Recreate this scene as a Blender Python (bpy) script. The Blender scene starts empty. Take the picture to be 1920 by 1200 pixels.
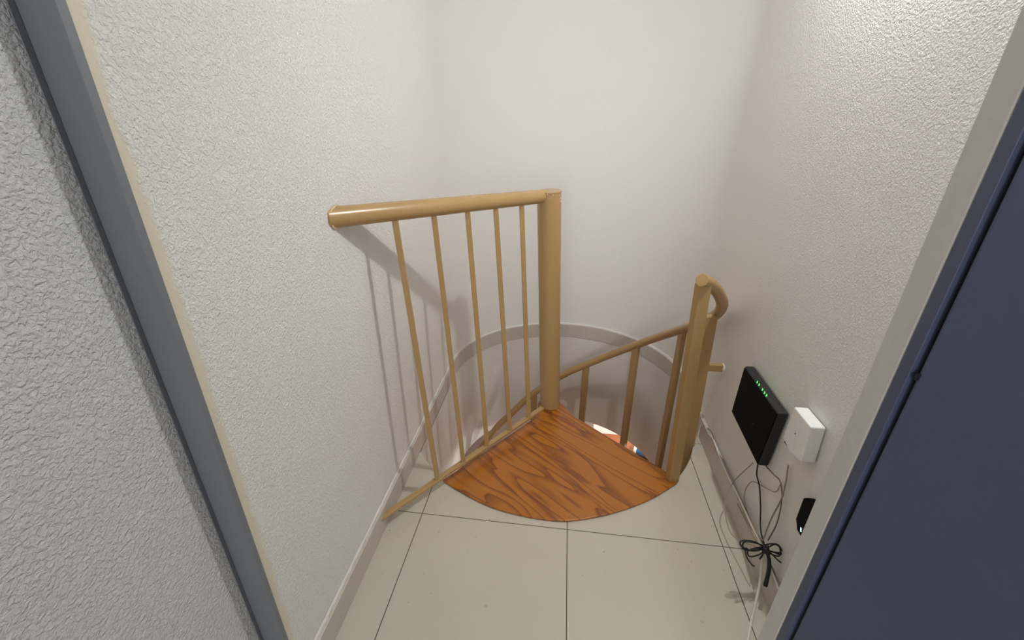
import bpy, bmesh, math, random
from mathutils import Vector, Matrix
random.seed(7)
scene = bpy.context.scene
PI = math.pi

# ------------------------------------------------------------------ camera
CAM = Vector((0.0, 0.0, 1.25))
RIGHT = Vector((0.9925991, 0.1209754, 0.0105805))
UP = Vector((-0.0602956, 0.4153388, 0.9076663))
FWD = Vector((-0.1054108, 0.9015868, -0.4195592))
FPX = 806.2103
cam_d = bpy.data.cameras.new('camera')
cam_d.sensor_width = 36.0
cam_d.lens = FPX / 1920.0 * 36.0
cam_d.clip_start = 0.01
cam = bpy.data.objects.new('camera', cam_d)
scene.collection.objects.link(cam)
cam.matrix_world = Matrix(((RIGHT.x, UP.x, -FWD.x, CAM.x), (RIGHT.y, UP.y, -FWD.y, CAM.y),
                           (RIGHT.z, UP.z, -FWD.z, CAM.z), (0, 0, 0, 1)))
scene.camera = cam

# ------------------------------------------------------------------ world, lights, exposure
w = bpy.data.worlds.new('world'); scene.world = w
w.use_nodes = True
w.node_tree.nodes['Background'].inputs[0].default_value = (0.8, 0.85, 1, 1)
w.node_tree.nodes['Background'].inputs[1].default_value = 0.05
vs = scene.view_settings
vs.view_transform = 'Standard'; vs.look = 'None'; vs.gamma = 1.0; vs.use_curve_mapping = False
vs.exposure = 0.0

def light(name, kind, loc, power, col, size, rot=None):
    d = bpy.data.lights.new(name, kind); d.energy = power; d.color = col
    if kind == 'AREA':
        d.shape = 'DISK'; d.size = size
    else:
        d.shadow_soft_size = size
    o = bpy.data.objects.new(name, d); o.location = loc
    if rot: o.rotation_euler = rot
    scene.collection.objects.link(o)
    return o
light('stair_wall_bulb', 'POINT', (0.60, 1.16, 2.0), 10.5, (0.965, 0.985, 1.0), 0.035)
beam = light('stair_wall_down_fill', 'SPOT', (0.60, 1.16, 2.0), 31.5, (0.965, 0.985, 1.0), 0.035)  # added beam at the bulb's place, evens out the back wall downwards
beam.data.spot_size = math.radians(180); beam.data.spot_blend = 1.0
light('hall_fill_light', 'AREA', (-0.1, -3.3, 1.5), 41, (0.93, 0.97, 1.0), 1.3, (math.radians(90), 0, 0))  # added broad fill from the hall end, no window there
light('lower_room_light', 'POINT', (1.5, 3.7, -0.95), 150, (1.0, 0.985, 0.97), 0.12)
light('lower_fill_light', 'POINT', (1.6, 2.1, -1.25), 11, (1.0, 0.985, 0.97), 0.12)  # added fill, brightens the front of the lower partition wall

def ray(px, py):
    return (RIGHT * ((px - 960) / FPX) + UP * ((600 - py) / FPX) + FWD)
def on_x(px, py, x):
    d = ray(px, py); return CAM + d * (x / d.x)
def on_z(px, py, z):
    d = ray(px, py); return CAM + d * ((z - CAM.z) / d.z)

# ------------------------------------------------------------------ materials
def srgb(r, g, b):
    f = lambda c: (c / 255 / 12.92) if c / 255 <= 0.04045 else ((c / 255 + 0.055) / 1.055) ** 2.4
    return (f(r), f(g), f(b), 1)
class NT:
    def __init__(s, name):
        s.m = bpy.data.materials.new(name); s.m.use_nodes = True
        s.t = s.m.node_tree; s.b = s.t.nodes['Principled BSDF']
        s.co = s.n('ShaderNodeTexCoord').outputs['Object']
    def n(s, typ, **kw):
        x = s.t.nodes.new(typ)
        for k, v in kw.items():
            if k.startswith('i_'): x.inputs[k[2:].replace('_', ' ')].default_value = v
            else: setattr(x, k, v)
        return x
    def l(s, a, b): s.t.links.new(a, b)
    def math(s, op, a, b=None, clamp=False):
        x = s.n('ShaderNodeMath', operation=op); x.use_clamp = clamp
        for i, v in enumerate((a, b)):
            if v is None: continue
            if isinstance(v, (int, float)): x.inputs[i].default_value = v
            else: s.l(v, x.inputs[i])
        return x.outputs[0]
    def noise(s, scale, detail=2, rough=0.5, vec=None, dist=0.0):
        x = s.n('ShaderNodeTexNoise'); x.inputs['Scale'].default_value = scale
        x.inputs['Detail'].default_value = detail; x.inputs['Roughness'].default_value = rough
        x.inputs['Distortion'].default_value = dist
        s.l(vec if vec is not None else s.co, x.inputs['Vector'])
        return x.outputs['Fac']
    def ramp(s, fac, stops, interp='LINEAR'):
        x = s.n('ShaderNodeValToRGB'); x.color_ramp.interpolation = interp
        e = x.color_ramp.elements
        while len(e) < len(stops): e.new(0.5)
        for q, (p, c) in zip(e, stops): q.position = p; q.color = c
        s.l(fac, x.inputs[0]); return x.outputs[0]
    def mix(s, fac, a, b):
        x = s.n('ShaderNodeMix', data_type='RGBA')
        if isinstance(fac, (int, float)): x.inputs[0].default_value = fac
        else: s.l(fac, x.inputs[0])
        for i, v in ((6, a), (7, b)):
            if isinstance(v, tuple): x.inputs[i].default_value = v
            else: s.l(v, x.inputs[i])
        return x.outputs[2]
    def bump(s, h, strength, dist, prev=None):
        x = s.n('ShaderNodeBump'); x.inputs['Strength'].default_value = strength
        x.inputs['Distance'].default_value = dist; s.l(h, x.inputs['Height'])
        if prev is not None: s.l(prev, x.inputs['Normal'])
        s.l(x.outputs[0], s.b.inputs['Normal']); return x.outputs[0]
    def sep(s):
        x = s.n('ShaderNodeSeparateXYZ'); s.l(s.co, x.inputs[0]); return x.outputs
    def base(s, c):
        if isinstance(c, tuple): s.b.inputs['Base Color'].default_value = c
        else: s.l(c, s.b.inputs['Base Color'])
    def rough(s, r):
        if isinstance(r, (int, float)): s.b.inputs['Roughness'].default_value = r
        else: s.l(r, s.b.inputs['Roughness'])

def plain(name, c, rough=0.5, metal=0.0, bumpy=0.0, bscale=60, var=0.06):
    k = NT(name)
    n = k.noise(bscale, 3)
    d = tuple(v * (1 - var * 2) for v in c[:3]) + (1,)
    k.base(k.mix(n, c, d)); k.rough(rough); k.b.inputs['Metallic'].default_value = metal
    if bumpy: k.bump(n, 0.5, bumpy)
    return k.m

WHITE = srgb(238, 235, 230)
def stucco(name, col, scale, dist, strength, rough=0.45, cream_y=None, streak=1.0, fade=False):
    k = NT(name)
    big = k.noise(1.6, 3)
    c = k.mix(k.math('MULTIPLY', big, 0.5), col, tuple(v * 0.9 for v in col[:3]) + (1,))
    mp = k.n('ShaderNodeMapping'); mp.inputs['Scale'].default_value = (1, 1, streak)
    mp.inputs['Rotation'].default_value = (0.5, 0.0, 0.0)
    k.l(k.co, mp.inputs['Vector'])
    a = k.noise(scale, 2, 0.55, mp.outputs[0], 0.6)
    b = k.noise(scale * 2.3, 2, 0.5, mp.outputs[0])
    h = k.math('ADD', k.math('MULTIPLY', k.ramp(a, [(0.38, (0, 0, 0, 1)), (0.68, (1, 1, 1, 1))]), 0.8), k.math('MULTIPLY', b, 0.45))
    if fade:   # the trowelled texture runs out towards the curved back wall
        h = k.math('MULTIPLY', h, k.math('SUBTRACT', 1.0, k.math('MULTIPLY', k.math('SUBTRACT', k.sep()[1], 1.25), 1.35, True)))
    if cream_y is not None:
        yy = k.sep()[1]
        edge = k.math('ADD', cream_y, k.math('MULTIPLY', k.math('SUBTRACT', k.noise(22, 4), 0.5), 0.03))
        m = k.math('MULTIPLY', k.math('SUBTRACT', edge, yy), 90, True)
        c = k.mix(m, c, srgb(222, 213, 192))
        h = k.math('MULTIPLY', h, k.math('SUBTRACT', 1.0, k.math('MULTIPLY', m, 0.9)))
        zz = k.sep()[2]
        lin = k.math('SUBTRACT', 1.0, k.math('MULTIPLY', k.math('ABSOLUTE', k.math('SUBTRACT', zz, k.math('ADD', 0.0965, k.math('MULTIPLY', k.math('SUBTRACT', k.noise(30, 3), 0.5), 0.012)))), 650), True)
        gate = k.ramp(k.noise(9, 3), [(0.50, (0, 0, 0, 1)), (0.58, (1, 1, 1, 1))])
        c = k.mix(k.math('MULTIPLY', k.math('MULTIPLY', lin, gate), 0.75), c, srgb(60, 52, 46))
    k.base(c); k.rough(rough); k.bump(h, strength, dist)
    return k.m
M = {}
M['wall_left'] = stucco('white stucco', WHITE, 175, 0.003, 0.72, 0.5, cream_y=0.523, fade=True)
M['wall_hall'] = stucco('hall stucco', srgb(222, 221, 221), 150, 0.0034, 0.85, 0.55)
M['wall_right'] = stucco('right stucco', srgb(238, 234, 228), 185, 0.0025, 0.55, 0.45, fade=True)
M['wall_back'] = stucco('smooth plaster', WHITE, 60, 0.002, 0.15, 0.55)
M['well'] = stucco('well plaster', srgb(224, 219, 212), 50, 0.003, 0.25, 0.6)
M['ceiling'] = plain('ceiling paint', srgb(232, 228, 222), 0.8)
M['base'] = plain('baseboard paint', srgb(203, 194, 183), 0.4, bumpy=0.001, bscale=45)
M['caulk'] = plain('white caulk', srgb(235, 231, 222), 0.5, bumpy=0.004, bscale=70)
M['jamb'] = plain('white jamb paint', srgb(214, 211, 204), 0.5, bumpy=0.0006, bscale=90)
M['grey_trim'] = plain('grey metal paint', srgb(124, 127, 132), 0.5, bumpy=0.0004, bscale=120)
M['blue'] = plain('blue grey door paint', srgb(80, 87, 112), 0.55, bumpy=0.0005, bscale=150, var=0.04)
M['gap'] = plain('dark gap', srgb(24, 25, 32), 0.9)
M['router_body'] = plain('charcoal plastic', srgb(34, 34, 32), 0.6)
M['black'] = plain('black plastic', srgb(9, 9, 9), 0.5, bumpy=0.0003, bscale=300)
M['black'].node_tree.nodes['Principled BSDF'].inputs['Specular IOR Level'].default_value = 0.06
M['black_cable'] = plain('black cable rubber', srgb(18, 18, 17), 0.5)
M['white_plastic'] = plain('white plastic', srgb(250, 248, 245), 0.38)
M['white_cable'] = plain('white cable sleeve', srgb(228, 223, 210), 0.5)
M['beige_cable'] = plain('beige cable sleeve', srgb(158, 144, 124), 0.5)
M['grey_cable'] = plain('grey brown cable sleeve', srgb(104, 92, 78), 0.5)
M['brass'] = plain('pale metal', srgb(225, 205, 160), 0.3, 0.8)
M['can_blue'] = plain('blue can print', srgb(30, 92, 140), 0.35)
M['can_rim'] = plain('cream can rim', srgb(228, 226, 212), 0.4)
M['can_dark'] = plain('dark brown lid', srgb(58, 44, 36), 0.5)
M['terracotta'] = plain('orange brown floor', srgb(132, 74, 38), 0.55)
M['lower_white'] = plain('lower room paint', srgb(240, 236, 230), 0.7)

# tan gloss paint
k = NT('tan gloss paint')
k.base(srgb(174, 141, 93)); k.rough(0.27)
k.bump(k.noise(90, 2), 0.15, 0.0008)
M['tan'] = k.m
k = NT('pale paint and glints')
k.base(k.mix(k.noise(120, 3), srgb(236, 224, 200), srgb(196, 168, 120))); k.rough(0.25)  # pale ridge paint; its light tone also paints gloss highlights
M['glint_paint'] = k.m

# floor tile
k = NT('cream floor tile')
s = k.sep()
def grid(axis, off, size):
    f = k.math('FRACT', k.math('ADD', k.math('DIVIDE', k.math('SUBTRACT', axis, off), size), 100.5))
    d = k.math('ABSOLUTE', k.math('SUBTRACT', f, 0.5))
    return k.math('MULTIPLY', d, size)
dx = grid(s[0], 0.0744, 0.5042); dy = grid(s[1], 1.0385, 0.5042)
dm = k.math('MINIMUM', dx, dy)
line = k.math('SUBTRACT', 1.0, k.math('MULTIPLY', k.math('SUBTRACT', dm, 0.0008), 900, True), True)
cl = k.mix(k.noise(5, 4), srgb(204, 197, 181), srgb(192, 184, 168))
sp = k.ramp(k.noise(55, 1, 0.3), [(0.76, (0, 0, 0, 1)), (0.80, (1, 1, 1, 1))])
cl = k.mix(k.math('MULTIPLY', sp, 0.5), cl, srgb(150, 135, 115))
k.base(k.mix(line, cl, srgb(84, 68, 52)))
k.rough(k.math('ADD', 0.3, k.math('MULTIPLY', line, 0.5)))
k.bump(k.math('SUBTRACT', 1.0, line), 0.5, 0.001)
M['tile'] = k.m

# varnished pine: contour bands of a field stretched along the grain
k = NT('varnished pine board')
mp = k.n('ShaderNodeMapping'); mp.vector_type = 'POINT'
k.l(k.co, mp.inputs['Vector'])
mp.inputs['Rotation'].default_value = (0, 0, math.radians(37))
mp2 = k.n('ShaderNodeMapping'); mp2.inputs['Scale'].default_value = (0.9, 6.2, 1.0)
k.l(mp.outputs[0], mp2.inputs['Vector'])
field = k.noise(1.35, 2.0, 0.5, mp2.outputs[0], 0.25)
sv = k.n('ShaderNodeSeparateXYZ'); k.l(mp.outputs[0], sv.inputs[0])
ph = k.math('ADD', k.math('MULTIPLY', field, 8.5), k.math('MULTIPLY', sv.outputs[1], 9.0))
fr = k.math('FRACT', ph)
band = k.ramp(fr, [(0.0, (0, 0, 0, 1)), (0.55, (0.1, 0.1, 0.1, 1)), (0.86, (0.75, 0.75, 0.75, 1)), (0.93, (1, 1, 1, 1)), (0.99, (0.15, 0.15, 0.15, 1))])
mp3 = k.n('ShaderNodeMapping'); mp3.inputs['Scale'].default_value = (1.0, 16.0, 1.0)
k.l(mp.outputs[0], mp3.inputs['Vector'])
fib = k.noise(14, 3, 0.6, mp3.outputs[0])
patch = k.ramp(k.noise(2.4, 2, 0.5, mp2.outputs[0], 0.8), [(0.60, (0, 0, 0, 1)), (0.66, (1, 1, 1, 1))])
wood = k.mix(k.math('MULTIPLY', fib, 0.6), srgb(182, 112, 30), srgb(158, 88, 18))
wood = k.mix(k.math('MULTIPLY', band, 0.75), wood, srgb(98, 42, 8))
wood = k.mix(k.math('MULTIPLY', patch, 0.65), wood, srgb(108, 46, 14))
k.base(wood); k.rough(k.math('ADD', 0.3, k.math('MULTIPLY', fib, 0.12)))
k.b.inputs['Coat Weight'].default_value = 0.2; k.b.inputs['Coat Roughness'].default_value = 0.25
k.bump(fib, 0.25, 0.0006)
M['pine'] = k.m

def emit(name, c, st):
    k = NT(name); k.base(c); k.b.inputs['Emission Color'].default_value = c
    k.b.inputs['Emission Strength'].default_value = st; return k.m
M['led'] = emit('green status light', (0.1, 1.0, 0.12, 1), 2.2)
M['tip_glint'] = emit('pale green painted reflection', (0.6, 1.0, 0.85, 1), 1.2)  # glow stands in for a reflection, no lamp

# ------------------------------------------------------------------ mesh helpers
def frame_of(d, ref=Vector((0, 0, 1))):
    d = d.normalized()
    if abs(d.dot(ref)) > 0.95: ref = Vector((0, 1, 0))
    s_ = d.cross(ref).normalized(); return s_, s_.cross(d).normalized()
def add_box(bm, lo, hi):
    vs_ = [bm.verts.new((x, y, z)) for z in (lo[2], hi[2]) for y in (lo[1], hi[1]) for x in (lo[0], hi[0])]
    fs = []
    for q in ((0, 2, 3, 1), (4, 5, 7, 6), (0, 1, 5, 4), (2, 6, 7, 3), (0, 4, 6, 2), (1, 3, 7, 5)):
        fs.append(bm.faces.new([vs_[i] for i in q]))
    return vs_, fs
def add_bar(bm, a, b, wd, th, side):
    """rectangular bar from a to b, width along 'side'"""
    a, b = Vector(a), Vector(b); d = (b - a).normalized()
    s_ = Vector(side); s_ = (s_ - d * s_.dot(d)).normalized(); t = d.cross(s_)
    vv = []
    for p in (a, b):
        for i, j in ((-1, -1), (1, -1), (1, 1), (-1, 1)):
            vv.append(bm.verts.new(p + s_ * (i * wd / 2) + t * (j * th / 2)))
    for i in range(4):
        j = (i + 1) % 4; bm.faces.new((vv[i], vv[j], vv[4 + j], vv[4 + i]))
    bm.faces.new(vv[3::-1]); bm.faces.new(vv[4:8])
def spline(pts, n=8):
    pts = [Vector(p) for p in pts]; out = []
    P = [pts[0] * 2 - pts[1]] + pts + [pts[-1] * 2 - pts[-2]]
    for i in range(1, len(P) - 2):
        for j in range(n):
            t = j / n; a, b, c, d = P[i - 1:i + 3]
            out.append(0.5 * ((2 * b) + (c - a) * t + (2 * a - 5 * b + 4 * c - d) * t * t + (3 * b - a - 3 * c + d) * t ** 3))
    out.append(pts[-1]); return out
def add_tube(bm, path, r, seg=10, cap=True, r_end=None):
    path = [Vector(p) for p in path]; rings = []
    prev = None
    for i, p in enumerate(path):
        d = (path[min(i + 1, len(path) - 1)] - path[max(i - 1, 0)]).normalized()
        if prev is None: s_, u_ = frame_of(d)
        else:
            s_ = (prev - d * prev.dot(d)).normalized(); u_ = s_.cross(d)
        prev = s_
        rr = r if r_end is None else r + (r_end - r) * i / (len(path) - 1)
        rings.append([bm.verts.new(p + (s_ * math.cos(2 * PI * q / seg) + u_ * math.sin(2 * PI * q / seg)) * rr) for q in range(seg)])
    for a, b in zip(rings, rings[1:]):
        for q in range(seg):
            f = bm.faces.new((a[q], a[(q + 1) % seg], b[(q + 1) % seg], b[q])); f.smooth = True
    if cap:
        bm.faces.new(rings[0][::-1]); bm.faces.new(rings[-1])
def add_prism(bm, pts, z0, z1):
    lo = [bm.verts.new((p[0], p[1], z0)) for p in pts]; hi = [bm.verts.new((p[0], p[1], z1)) for p in pts]
    bm.faces.new(lo[::-1]); bm.faces.new(hi)
    n = len(pts)
    for i in range(n):
        j = (i + 1) % n; bm.faces.new((lo[i], lo[j], hi[j], hi[i]))
def add_blob(bm, c, r, sx=1, sy=1, sz=1):
    res = bmesh.ops.create_icosphere(bm, subdivisions=2, radius=r)
    for v in res['verts']:
        v.co = Vector((v.co.x * sx, v.co.y * sy, v.co.z * sz)) + Vector(c)
    for v in res['verts']:
        for f in v.link_faces: f.smooth = True
def obj(name, bm, mat, parent=None, origin=None, bevel=0.0, bseg=2, smooth_angle=None):
    bmesh.ops.recalc_face_normals(bm, faces=bm.faces)
    for e in bm.edges:
        if len(e.link_faces) == 2 and e.calc_face_angle(0) > 0.6: e.smooth = False
    o0 = Vector(origin) if origin is not None else (Vector(parent['_base']) if parent is not None and '_base' in parent else Vector((0, 0, 0)))
    base_ = Vector((0, 0, 0))
    if parent is not None: base_ = Vector(parent['_base'])
    for v in bm.verts: v.co -= o0
    me = bpy.data.meshes.new(name); bm.to_mesh(me); bm.free()
    o = bpy.data.objects.new(name, me); scene.collection.objects.link(o)
    me.materials.append(mat if not isinstance(mat, str) else M[mat])
    if parent is not None:
        o.parent = parent; o.location = o0 - base_
    else:
        o.location = o0
    o['_base'] = tuple(o0)
    if bevel:
        b = o.modifiers.new('bevel', 'BEVEL'); b.width = bevel; b.segments = bseg; b.limit_method = 'ANGLE'; b.angle_limit = 0.7
    return o
def tag(o, label=None, cat=None, group=None, kind=None):
    if label: o['label'] = label
    if cat: o['category'] = cat
    if group: o['group'] = group
    if kind: o['kind'] = kind
    return o
def thing(name, label, cat, loc, group=None):
    o = bpy.data.objects.new(name, None); scene.collection.objects.link(o)
    o.location = loc; o.empty_display_size = 0.05; o['_base'] = tuple(loc)
    return tag(o, label, cat, group)
def struct(name, bm, mat, **kw):
    o = obj(name, bm, mat, **kw)
    if o.parent is None: o['kind'] = 'structure'
    return o
def new(): return bmesh.new()

# ------------------------------------------------------------------ the stair shaft
XL, XR = -0.545, 0.660          # wall faces
BL, BR = -0.5325, 0.645         # baseboard faces
HB = 0.0875                     # baseboard height
YC = 1.92                       # where the back wall starts to curve
YD = 0.488                      # doorway
HC = 2.45
COL = Vector((-0.0125, 1.73, 0))
WELL_Z = -0.63
def back_curve(xl, xr, depth, n=72, t0=PI, t1=0.0):
    cx, rx = (xl + xr) / 2, (xr - xl) / 2
    return [(cx + rx * math.cos(t0 + (t1 - t0) * i / n), YC + depth * math.sin(t0 + (t1 - t0) * i / n)) for i in range(n + 1)]

bm = new(); add_box(bm, (XL - 0.13, YD + 0.012, WELL_Z), (XL, YC, HC)); struct('wall_left', bm, 'wall_left')
bm = new(); add_box(bm, (XR, YD - 0.03, WELL_Z), (XR + 0.13, YC, HC)); struct('wall_right', bm, 'wall_right')
bm = new()
inn = back_curve(XL, XR, 0.575); out = back_curve(XL - 0.13, XR + 0.13, 0.705)
for a, b, c, d in zip(inn, inn[1:], out[1:], out):
    lo = [bm.verts.new((*p, WELL_Z)) for p in (a, b, c, d)]; hi = [bm.verts.new((*p, HC)) for p in (a, b, c, d)]
    for i, j in ((0, 1), (2, 3)):
        f = bm.faces.new((lo[i], lo[j], hi[j], hi[i])); f.smooth = True
    bm.faces.new(lo[::-1]); bm.faces.new(hi)
bmesh.ops.remove_doubles(bm, verts=bm.verts, dist=1e-5)
struct('wall_back', bm, 'wall_back')

# hallway side
bm = new(); add_box(bm, (-0.723, -3.6, 0), (-0.593, YD - 0.008, HC)); struct('wall_left_hall', bm, 'wall_hall')
bm = new(); add_box(bm, (-0.723, -3.73, 0), (1.25, -3.6, HC)); struct('wall_hall_end', bm, 'wall_hall')
bm = new(); add_box(bm, (1.10, -3.6, 0), (1.23, 0.421, HC)); struct('wall_right_hall', bm, 'wall_hall')
bm = new(); add_box(bm, (-0.75, -3.75, HC), (1.27, 2.7, HC + 0.1)); struct('ceiling', bm, 'ceiling')
# grey painted frame edge standing proud of the hall wall
bm = new(); add_box(bm, (-0.612, YD, 0), (XL + 0.0015, YD + 0.012, HC)); add_box(bm, (-0.593, YD - 0.0085, 0), (-0.5915, YD, HC))
g = struct('trim_1', bm, 'grey_trim', bevel=0.0012)
# white plaster jamb on the right of the doorway
bm = new(); add_box(bm, (0.345, 0.421, 0), (XR + 0.02, 0.453, HC)); struct('trim_2', bm, 'jamb', bevel=0.002)
# blue door: frame post and leaf opened towards the hallway
bm = new(); add_box(bm, (0.3455, 0.406, 0), (0.43, 0.4205, HC - 0.2)); d1 = struct('door_1', bm, 'blue', bevel=0.001)
bm = new()
h0 = Vector((0.3485, 0.4005, 0)); h1 = Vector((0.56, -0.40, 0)); dn = (h1 - h0).normalized(); nn = Vector((-dn.y, dn.x, 0))
if nn.x < 0: nn = -nn
add_prism(bm, [h0, h1, h1 + nn * 0.04, h0 + nn * 0.04], 0.008, HC - 0.23)
lf = obj('door_leaf', bm, 'blue', d1, bevel=0.0035, bseg=3)
bm = new(); add_box(bm, (0.353, 0.399, 0.008), (0.40, 0.407, HC - 0.23)); obj('door_gap_shade', bm, 'gap', d1)  # dark strip paints the shade in the gap between frame and leaf
hd = ray(1720, 707); tt = (h0 - CAM).dot(nn) / Vector((hd.x, hd.y, 0)).dot(nn); hp = CAM + hd * tt
bm = new(); add_blob(bm, hp, 0.0024, 1, 1, 1.7); add_blob(bm, hp + Vector((0.0004, -0.001, 0.0025)), 0.0018); obj('screw_hole', bm, 'gap', lf)

# floor with the round stair opening
R_OPEN = 0.652
aL = math.acos((BL - COL.x) / R_OPEN)
arc = [(COL.x + R_OPEN * math.cos(-aL + aL * i / 60), COL.y + R_OPEN * math.sin(-aL + aL * i / 60)) for i in range(61)]
bm = new()
top = [bm.verts.new((x, y, 0)) for x, y in arc]; far = [bm.verts.new((x, -3.6, 0)) for x, y in arc]
for i in range(60): bm.faces.new((top[i], far[i], far[i + 1], top[i + 1]))
e0 = arc[0]; e1 = arc[-1]
bm.faces.new([bm.verts.new(p) for p in ((-0.6, -3.6, 0), (e0[0], -3.6, 0), (e0[0], e0[1], 0), (-0.6, e0[1], 0))])
bm.faces.new([bm.verts.new(p) for p in ((e1[0], -3.6, 0), (1.2, -3.6, 0), (1.2, e1[1], 0), (e1[0], e1[1], 0))])
bmesh.ops.remove_doubles(bm, verts=bm.verts, dist=1e-6)
ext = bmesh.ops.extrude_face_region(bm, geom=bm.faces[:])
for v in [q for q in ext['geom'] if isinstance(q, bmesh.types.BMVert)]: v.co.z = -0.02
struct('floor', bm, 'tile')

# stairwell wall below the floor
well_in = arc + [(BR, 1.80)] + [p for p in reversed(back_curve(BL, BR, 0.560))]
well_in = [(max(BL, min(BR, x)), y) for x, y in well_in]
bm = new()
lo = [bm.verts.new((x, y, WELL_Z)) for x, y in well_in]; hi = [bm.verts.new((x, y, -0.003 if i <= 61 else 0.0)) for i, (x, y) in enumerate(well_in)]
n = len(well_in)
for i in range(n):
    j = (i + 1) % n; f = bm.faces.new((lo[i], lo[j], hi[j], hi[i])); f.smooth = True
struct('wall_stairwell', bm, 'well')

# baseboards: left, curved back, right
def board(name, pin, pout, h, mat='base'):
    bm = new(); nn_ = len(pin)
    prof = []
    for (a, b), (c, d) in zip(pin, pout):
        prof.append([bm.verts.new((a, b, 0)), bm.verts.new((a, b, h)), bm.verts.new((c, d, h + 0.0015)), bm.verts.new((c, d, 0))])
    for p, q in zip(prof, prof[1:]):
        for i in range(4):
            j = (i + 1) % 4; f = bm.faces.new((p[i], p[j], q[j], q[i]))
    bm.faces.new(prof[0]); bm.faces.new(prof[-1][::-1])
    return struct(name, bm, mat, bevel=0.002)
def seg(x, y0, y1, n=24): return [(x, y0 + (y1 - y0) * i / n) for i in range(n + 1)]
board('baseboard_left', seg(BL, YD + 0.012, YC), seg(XL + 0.0005, YD + 0.012, YC), HB)
board('baseboard_back', back_curve(BL, BR, 0.560), back_curve(XL + 0.0005, XR - 0.0005, 0.5745), HB)
board('baseboard_right', seg(BR, YC, 0.455), seg(XR - 0.0005, YC, 0.455), HB)
# ragged white paint bead along the top of the left and back baseboards
def bead(name, path, r, jit):
    bm = new(); P = []
    for i, p in enumerate(path):
        P.append(Vector((p[0] + random.uniform(-jit, jit) * 0.5, p[1], p[2] + random.uniform(-jit, jit))))
    add_tube(bm, P, r, 6); return struct(name, bm, 'caulk')
bead('trim_3', [(XL + 0.001, YD + 0.03 + (YC - YD - 0.03) * i / 150, HB + 0.002) for i in range(151)], 0.0042, 0.002)
bead('trim_4', [(x, y - 0.001, HB + 0.001) for x, y in back_curve(XL + 0.001, XR - 0.001, 0.573, 90)], 0.004, 0.0008)

# lower room seen through the gap
bm = new(); add_box(bm, (-2.1, -0.6, -2.6), (3.1, 4.8, -2.5)); struct('floor_lower', bm, 'terracotta')
bm = new(); add_box(bm, (-2.0, 4.67, -2.5), (3.0, 4.77, WELL_Z)); struct('wall_lower_back', bm, 'lower_white')
bm = new(); add_box(bm, (2.9, -0.5, -2.5), (3.0, 4.67, WELL_Z)); struct('wall_lower_right', bm, 'lower_white')
bm = new(); add_box(bm, (-2.0, 2.95, -2.5), (0.351, 3.05, WELL_Z)); struct('wall_lower_left', bm, 'lower_white')
bm = new(); add_box(bm, (-2.0, -0.5, -2.5), (-1.9, 2.95, WELL_Z)); struct('wall_lower_side', bm, 'lower_white')
bm = new()
# ceiling of the lower room round the opening: fan quads from the opening outwards
cx, cy = 0.055, 1.75
def to_sq(x, y):
    dx_, dy_ = x - cx, y - cy; t = 1e9
    if dx_ > 0: t = min(t, (2.95 - cx) / dx_)
    if dx_ < 0: t = min(t, (-2.0 - cx) / dx_)
    if dy_ > 0: t = min(t, (4.7 - cy) / dy_)
    if dy_ < 0: t = min(t, (-0.5 - cy) / dy_)
    return (cx + dx_ * t, cy + dy_ * t)
pi_ = [bm.verts.new((x, y, WELL_Z + 0.001)) for x, y in well_in]; po = [bm.verts.new((*to_sq(x, y), WELL_Z + 0.001)) for x, y in well_in]
for i in range(n):
    j = (i + 1) % n; bm.faces.new((pi_[i], pi_[j], po[j], po[i]))
struct('ceiling_lower', bm, 'lower_white')

# ------------------------------------------------------------------ spiral staircase
ST = thing('spiral_staircase', 'tan painted spiral staircase with a varnished pine landing and round central column', 'staircase', (COL.x, COL.y, 0))
TILT = Vector((-0.049, -0.029, 1.0))
def axis(z): return COL + TILT * z
bm = new()
add_tube(bm, [axis(-2.45), axis(-1), axis(0), axis(0.5), axis(1.006)], 0.0465, 40, True)
col_o = obj('central_column', bm, 'tan', ST, bevel=0.003)
# cap plate, and pale blobs that paint gloss highlights on the column top
bm = new(); add_tube(bm, [axis(1.004), axis(1.012)], 0.0478, 40); obj('column_cap', bm, 'tan', col_o, bevel=0.002)
for a, dz, s_ in ((-70, -0.004, 0.004), (-95, -0.002, 0.005), (-115, -0.003, 0.003), (-22, -0.02, 0.0055), (-18, -0.032, 0.0045), (-26, -0.010, 0.003), (-130, -0.002, 0.004)):
    c = axis(1.006 + dz) + Vector((math.cos(math.radians(a)), math.sin(math.radians(a)), 0)) * 0.0462
    bm = new(); add_blob(bm, c, s_ * 0.8, 0.7, 0.5, 1.1); obj('gloss_glint', bm, 'glint_paint', col_o)
# landing board
land = [(-0.0835, 1.6043), (-0.3977, 1.1905), (-0.352, 1.163), (-0.303, 1.1378), (-0.25, 1.113), (-0.196, 1.0922), (-0.148, 1.0798), (-0.0987, 1.0717), (-0.052, 1.0662), (-0.0054, 1.0635), (0.035, 1.0636), (0.0731, 1.0672),
        (0.115, 1.078), (0.1592, 1.0925), (0.207, 1.110), (0.2539, 1.1317), (0.304, 1.158), (0.3541, 1.1880), (0.399, 1.219), (0.4416, 1.2535), (0.4895, 1.2945), (0.4602, 1.346), (0.28, 1.4995), (0.0993, 1.653)]
land += [(COL.x + 0.06 * math.cos(t), COL.y + 0.06 * math.sin(t)) for t in (0.2, 1.2, 2.2, 3.2, 4.0)]
bm = new(); add_prism(bm, land, 0.0012, 0.0085)
inner = [(COL.x + (x - COL.x) * 0.975, COL.y + (y - COL.y) * 0.975) for x, y in land]
add_prism(bm, inner, -0.032, 0.001)
ld = obj('landing_tread', bm, 'pine', ST, bevel=0.0015); tag(ld, 'varnished pine landing board with dark grain')
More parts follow.
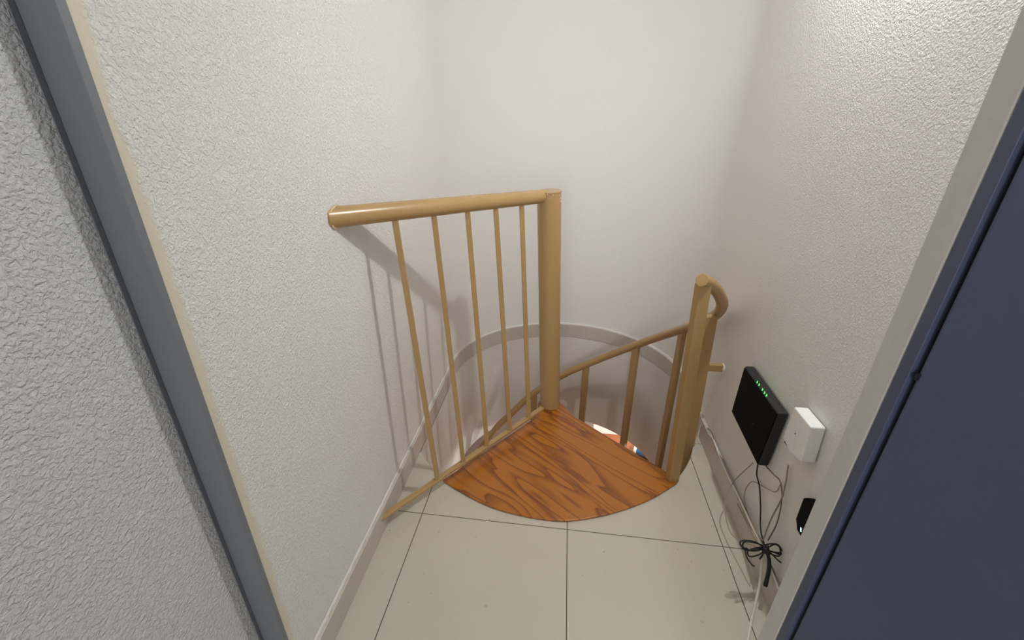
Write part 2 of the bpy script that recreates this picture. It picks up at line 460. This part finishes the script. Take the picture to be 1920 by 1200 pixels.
# lower treads
for i in range(1, 10):
    t0 = math.radians(-36 + 29 * (i - 1)); t1 = math.radians(-36 + 29 * i - 5); z = -0.24 * i
    r = 0.60
    c = axis(z); pts = []
    def rr(t):
        q = r
        if math.cos(t) < 0: q = min(q, 0.50 / max(1e-6, -math.cos(t)))
        return q
    pts = [(c.x + 0.04 * math.cos(t1), c.y + 0.04 * math.sin(t1)), (c.x + 0.04 * math.cos(t0), c.y + 0.04 * math.sin(t0))]
    for q in range(13):
        t = t0 + (t1 - t0) * q / 12; pts.append((c.x + rr(t) * math.cos(t), c.y + rr(t) * math.sin(t)))
    bm = new(); add_prism(bm, pts, z - 0.032, z)
    obj('tread', bm, 'pine', ST, bevel=0.002)
# handrail helix
HR = [(-41, 0.805, .600), (-36, 0.783, .607), (-28, 0.725, .624), (-20, 0.655, .636), (-10, 0.573, .634), (0, 0.488, .612), (6.1, 0.437, .6), (27.1, .279, .6), (43.1, .145, .6), (64.2, -.035, .6),
      (82.9, -.185, .6), (101, -.342, .6), (114.3, -.467, .59), (126.8, -.569, .585), (150, -.76, .56), (180, -1.01, .50)]
def helix(t):
    for a, b in zip(HR, HR[1:]):
        if a[0] <= t <= b[0]:
            f = (t - a[0]) / (b[0] - a[0]); z = a[1] + (b[1] - a[1]) * f; r = a[2] + (b[2] - a[2]) * f
            return Vector((COL.x + r * math.cos(math.radians(t)), COL.y + r * math.sin(math.radians(t)), z))
pts = [Vector((COL.x + r * math.cos(math.radians(t)), COL.y + r * math.sin(math.radians(t)), z)) for t, z, r in HR]
sp_ = spline(pts, 10)
bm = new(); add_tube(bm, sp_, 0.0205, 18); obj('handrail', bm, 'tan', ST, bevel=0.001)
# posts and balusters that carry it
def hbar(name, top_, bot, wd, th, th_dir):
    bm = new(); add_bar(bm, bot, top_, wd, th, th_dir); return obj(name, bm, 'tan', ST, bevel=0.002)
hbar('handrail_post', (0.4525, 1.352, 0.79), (0.4745, 1.3135, 0.004), 0.042, 0.03, (0.95, 0.3, 0))
def sb(t, z_b, wd=0.038, th=0.024):
    p = helix(t); tan_ = Vector((-math.sin(math.radians(t)), math.cos(math.radians(t)), 0))
    b = Vector((p.x - TILT.x * (p.z - z_b) * 0.3, p.y - TILT.y * (p.z - z_b) * 0.3, z_b))
    return hbar('handrail_baluster', p - Vector((0, 0, 0.008)), b, wd, th, tan_)
def at_y(px_, py_, y):
    d = ray(px_, py_); return CAM + d * (y / d.y)
hbar('handrail_post', at_y(1333, 592, 1.56), at_y(1272, 935, 1.52), 0.042, 0.03, RIGHT)
for i, t in enumerate((12, 42, 70.5, 100.5)):
    sb(t, -0.24 * (i + 2))
# bracket fixing the post to the right wall
bm = new(); add_bar(bm, (0.54, 1.548, 0.376), (XR - 0.001, 1.552, 0.376), 0.028, 0.02, (0, 0, 1)); obj('wall_bracket', bm, 'tan', ST, bevel=0.002)
bm = new(); add_blob(bm, (XR - 0.002, 1.552, 0.376), 0.02, 0.25, 1, 0.9); obj('plaster_patch', bm, 'caulk', ST)

# ------------------------------------------------------------------ guard railing
A = Vector((-0.545, 0.986, 1.036)); B = Vector((-0.078, 1.690, 0.992))
C_ = Vector((-0.543, 0.948, 0.058)); D_ = Vector((-0.045, 1.628, 0.057))
GR = thing('guard_railing', 'tan painted metal guard railing with thin uprights between left wall and column', 'railing', tuple(C_))
ab = (B - A).normalized()
bm = new(); add_tube(bm, [A - ab * 0.03 + ab * ((B - A).length + 0.03) * i / 12 for i in range(13)], 0.0255, 24); tr = obj('top_rail', bm, 'tan', GR, bevel=0.002)
bm = new(); ring = []
for q in range(25):
    t_ = 2 * PI * q / 24; k_ = 0.0262 + 0.0018 * math.sin(5 * t_ + 1)
    ring.append(A + Vector((0.0022, -0.5 * 0.0045, 0)) + Vector((0.0, k_ * math.cos(t_) * 1.12, k_ * math.sin(t_))) + Vector((0.001, 0, 0)))
add_tube(bm, ring, 0.0026, 8, False); obj('paint_ridge', bm, 'glint_paint', tr)
cd = (D_ - C_).normalized()
bm = new(); sd = cd.cross(Vector((0, 0, 1)))
add_bar(bm, C_, D_, 0.021, 0.012, sd); bb = obj('bottom_bar', bm, 'tan', GR, bevel=0.002)
for s0, s1 in ((0.285, 0.195), (0.433, 0.355), (0.583, 0.516), (0.741, 0.672), (0.886, 0.836)):
    b = C_ + (D_ - C_) * s0; t = A + (B - A) * s1
    bm = new(); add_bar(bm, b, t - Vector((0, 0, 0.015)), 0.0165, 0.0165, cd + sd * 0.75); o = obj('baluster', bm, 'tan', GR, bevel=0.0015)

# ------------------------------------------------------------------ router and plug on the right wall
def wall_box(bm, x0, quad):
    """box standing off the right wall; quad = four (y, z) corners"""
    fr_ = [bm.verts.new((x0, y, z)) for y, z in quad]; bk = [bm.verts.new((XR - 0.003, y, z)) for y, z in quad]
    bm.faces.new(fr_); bm.faces.new(bk[::-1])
    for i in range(4):
        j = (i + 1) % 4; bm.faces.new((fr_[i], bk[i], bk[j], fr_[j]))
RT = thing('router', 'black flat router with green lights mounted on the right wall', 'router', (XR, 1.19, 0.42))
bm = new(); wall_box(bm, 0.6270, [(1.320, 0.521), (1.324, 0.330), (1.079, 0.312), (1.064, 0.5185)]); obj('casing', bm, 'router_body', RT, bevel=0.006, bseg=3)
bm = new(); qd = [(1.3175, 0.5145), (1.3215, 0.3335), (1.081, 0.3155), (1.0665, 0.512)]
fa = [bm.verts.new((0.6254, y, z)) for y, z in qd]; fb = [bm.verts.new((0.629, y, z)) for y, z in qd]
bm.faces.new(fa); bm.faces.new(fb[::-1])
for i in range(4):
    j = (i + 1) % 4; bm.faces.new((fa[i], fb[i], fb[j], fa[j]))
fp = obj('front_panel', bm, 'black', RT, bevel=0.0015); tag(fp, 'glossy black front panel')
for py, pz in ((1420, 717), (1423.5, 722), (1430, 731), (1433.8, 737), (1437.5, 742)):
    p = on_x(py, pz, 0.6250)
    bm = new(); add_bar(bm, p + Vector((0, 0.0028, -0.0035)), p + Vector((0, 0, 0.0002)), 0.0022, 0.0012, (0, 1, 0)); add_bar(bm, p + Vector((0, 0, -0.0002)), p + Vector((0, 0.0018, 0.0042)), 0.0022, 0.0012, (0, 1, 0))
    obj('led_or_glint', bm, 'led', fp)
p = on_x(1411, 794, 0.6252); bm = new(); add_blob(bm, p, 0.0018, 0.4); obj('emblem', bm, 'grey_cable', fp)

PL = thing('plug_adapter', 'white plastic plug adapter on the right wall beside the black router', 'adapter', (XR, 0.96, 0.53))
bm = new()
quad = [(1.000, 0.587), (1.004, 0.482), (0.958, 0.473), (0.906, 0.487), (0.915, 0.5885)]
fr_ = [bm.verts.new((0.622, y, z)) for y, z in quad]; bk = [bm.verts.new((XR - 0.003, y, z)) for y, z in quad]
bm.faces.new(fr_); bm.faces.new(bk[::-1])
for i in range(5):
    j = (i + 1) % 5; bm.faces.new((fr_[i], bk[i], bk[j], fr_[j]))
obj('casing', bm, 'white_plastic', PL, bevel=0.004, bseg=3)
p = on_x(1491, 813, 0.6215); bm = new(); add_blob(bm, p, 0.003, 0.3, 0.7, 1); obj('button', bm, 'grey_cable', PL)
bm = new(); add_box(bm, (0.628, 0.962, 0.4705), (0.650, 1.000, 0.4775)); obj('cable_slot', bm, 'gap', PL)
bm = new(); add_box(bm, (0.630, 0.918, 0.4795), (0.642, 0.935, 0.487)); obj('socket', bm, 'gap', PL)

AD = thing('power_adapter', 'small black box low on the right wall, cut off by the white door jamb', 'adapter', (XR, 0.83, 0.36))
bm = new()
quad = [(0.874, 0.402), (0.872, 0.332), (0.855, 0.312), (0.77, 0.312), (0.77, 0.415), (0.862, 0.415)]
fr_ = [bm.verts.new((0.637, y, z)) for y, z in quad]; bk = [bm.verts.new((XR - 0.003, y, z)) for y, z in quad]
bm.faces.new(fr_); bm.faces.new(bk[::-1])
for i in range(6):
    j = (i + 1) % 6; bm.faces.new((fr_[i], bk[i], bk[j], fr_[j]))
obj('casing', bm, 'black', AD, bevel=0.003)
p = on_x(1502, 995, 0.6365); bm = new(); add_bar(bm, p + Vector((0, 0.004, 0.006)), p + Vector((0, -0.001, -0.003)), 0.003, 0.002, (0, 1, 0)); obj('led_or_glint', bm, 'tip_glint', AD)  # glowing bar paints a greenish reflection on the box's lower tip

# ------------------------------------------------------------------ cables
def cable(name, pts, r, mat, label, group=None, n=8):
    P = spline(pts, n); bm = new(); add_tube(bm, P, r, 8)
    o = obj(name, bm, mat, origin=P[0]); return tag(o, label, 'cable', group)
def px(*q): return [on_x(a, b, x) for a, b, x in q]
cable('network_cable', px((1309, 800, .655), (1316, 803, .652), (1335, 820, .648), (1350, 858, .642), (1365, 893, .640), (1385, 932, .640), (1408, 982, .636), (1425, 1015, .628), (1440, 1050, .638), (1450, 1078, .640), (1460, 1105, .640)), 0.0032, 'white_cable', 'pale cable running down along the top of the right baseboard from the handrail post')
cable('network_cable', px((1312, 793, .655), (1322, 800, .653), (1334, 811, .650), (1346, 845, .650), (1366, 892, .648), (1388, 934, .648), (1412, 985, .642), (1430, 1018, .63), (1446, 1060, .64), (1462, 1104, .646)), 0.0018, 'grey_cable', 'thin brown cable lying against the right wall just above the pale baseboard cable')
cable('network_cable', px((1383, 945, .634), (1400, 980, .634), (1412, 1005, .630), (1426, 1026, .622)), 0.0024, 'beige_cable', 'short beige cable piece in front of the right baseboard above the black knot')
cable('network_cable', px((1412, 868, .648), (1385, 893, .645), (1370, 912, .625), (1360, 942, .600), (1362, 975, .595), (1376, 1006, .60), (1424, 1028, .615)), 0.0016, 'beige_cable', 'thin beige cable looping left from the router bottom down to the black knot')
cable('network_cable', px((1478, 872, .652), (1473, 906, .65), (1465, 936, .648), (1445, 975, .642), (1430, 1014, .625)), 0.0022, 'beige_cable', 'beige cable dropping from the white adapter to the black knot')
cable('network_cable', px((1436, 874, .652), (1450, 889, .652), (1463, 903, .652), (1466, 935, .650), (1457, 980, .640), (1440, 1013, .625)), 0.0017, 'grey_cable', 'thin brown cable from the router corner bending down to the black knot')
cable('network_cable', px((1465, 905, .653), (1455, 922, .653), (1436, 915, .653), (1411, 903, .653), (1398, 918, .652), (1396, 940, .650), (1406, 972, .64), (1427, 1014, .625)), 0.0015, 'beige_cable', 'thin beige cable arching under the router in front of the wall')
cable('network_cable', [(0.53, 0.70, 0.004), (0.556, 0.758, 0.004), (0.585, 0.812, 0.006)] + px((1424, 1097, .612), (1428, 1060, .612), (1431, 1030, .615)), 0.0034, 'white_cable', 'thick white cable lying on the floor tiles and rising to the black knot')
cable('network_cable', [(0.643, 1.592, 0.075), (0.636, 1.575, 0.03), (0.622, 1.535, 0.003), (0.597, 1.47, 0.003)], 0.0017, 'white_cable', 'thin white cable standing behind the handrail post at the floor edge')

BK = thing('power_cable', 'black power cable hanging from the router and tied in a tangled knot', 'cable', (0.63, 0.94, 0.13))
bm = new(); add_tube(bm, spline(px((1421, 871, .65), (1419, 890, .65), (1424, 913, .65), (1426, 950, .65), (1426, 990, .645), (1433, 1022, .62)), 8), 0.0022, 8); obj('lead', bm, 'black_cable', BK)
K = on_x(1432, 1026, 0.615)
def kp(dx, dy, dd): return K + (RIGHT * dx - UP * dy) * (K - CAM).dot(FWD) / FPX - FWD * dd
for loop in ([(0, 0, 0), (-22, -14, .01), (-46, -16, .012), (-48, -8, .015), (-30, 2, .01), (0, 4, 0)],
             [(0, 0, 0), (-20, -6, .02), (-38, -2, .024), (-34, 10, .02), (-12, 10, .01), (4, 2, 0)],
             [(2, -2, 0), (-18, -10, .006), (-36, -10, .0), (-40, 2, .004), (-18, 4, .008), (0, 2, 0)],
             [(-2, 2, 0), (-24, 6, .0), (-36, 0, .006), (-36, 14, .01), (-27, 28, .012), (-22, 31, .012)],
             [(0, 0, .01), (14, -10, .014), (26, -2, .01), (24, 12, .012), (8, 8, .012), (0, 2, .01)],
             [(0, 2, 0), (16, 6, .012), (30, 8, .01), (38, 16, .008), (32, 26, .01), (22, 20, .012), (8, 6, .01)],
             [(0, -4, 0), (8, -12, .016), (20, -10, .016), (30, 4, .012), (26, 10, .01), (10, 4, .01), (0, 0, .008)],
             [(4, 4, .004), (20, 8, .004), (36, 10, .004), (44, 12, .004), (48, 7, .004), (56, 5, .004)],
             [(-4, 6, .01), (-10, 12, .016), (-14, 16, .016), (-6, 8, .012), (2, -10, .012), (6, 10, .012)]):
    bm = new(); add_tube(bm, spline([kp(*q) for q in loop], 8), 0.0019, 8); obj('coil', bm, 'black_cable', BK)
bm = new(); add_blob(bm, kp(0, 2, .006), 0.0125, 0.8, 1, 0.9); obj('knot', bm, 'black_cable', BK)
bm = new(); add_tube(bm, spline([kp(2, 4, .008), kp(6, 20, .010), kp(5, 36, .012), kp(2, 52, .012), kp(-2, 68, .012)], 6), 0.0048, 12, r_end=0.0058); obj('plug', bm, 'black_cable', BK, bevel=0.001)

# ------------------------------------------------------------------ canister lying on the lower floor
cr = 0.085
cp = on_z(1193, 838, -2.5 + cr); cax = Vector((0.90, -0.42, 0)).normalized()
CN = thing('canister', 'blue canister with a pale cream-rimmed end lying on the lower floor, seen past the landing', 'canister', (cp.x, cp.y, -2.5))
bm = new(); add_tube(bm, [cp + cax * 0.02, cp + cax * 0.17], cr, 28); obj('canister_body', bm, 'can_blue', CN, bevel=0.004)
bm = new(); add_tube(bm, [cp - cax * 0.012, cp + cax * 0.024], cr * 1.02, 28); obj('rim', bm, 'can_rim', CN, bevel=0.006)
bm = new(); add_tube(bm, [cp - cax * 0.016, cp - cax * 0.010], cr * 0.82, 28); obj('lid', bm, 'white_plastic', CN, bevel=0.002)
bm = new(); add_tube(bm, [cp + cax * 0.168, cp + cax * 0.23], cr * 0.9, 28); obj('base_cap', bm, 'can_dark', CN, bevel=0.004)

for o in scene.objects:
    if '_base' in o: del o['_base']
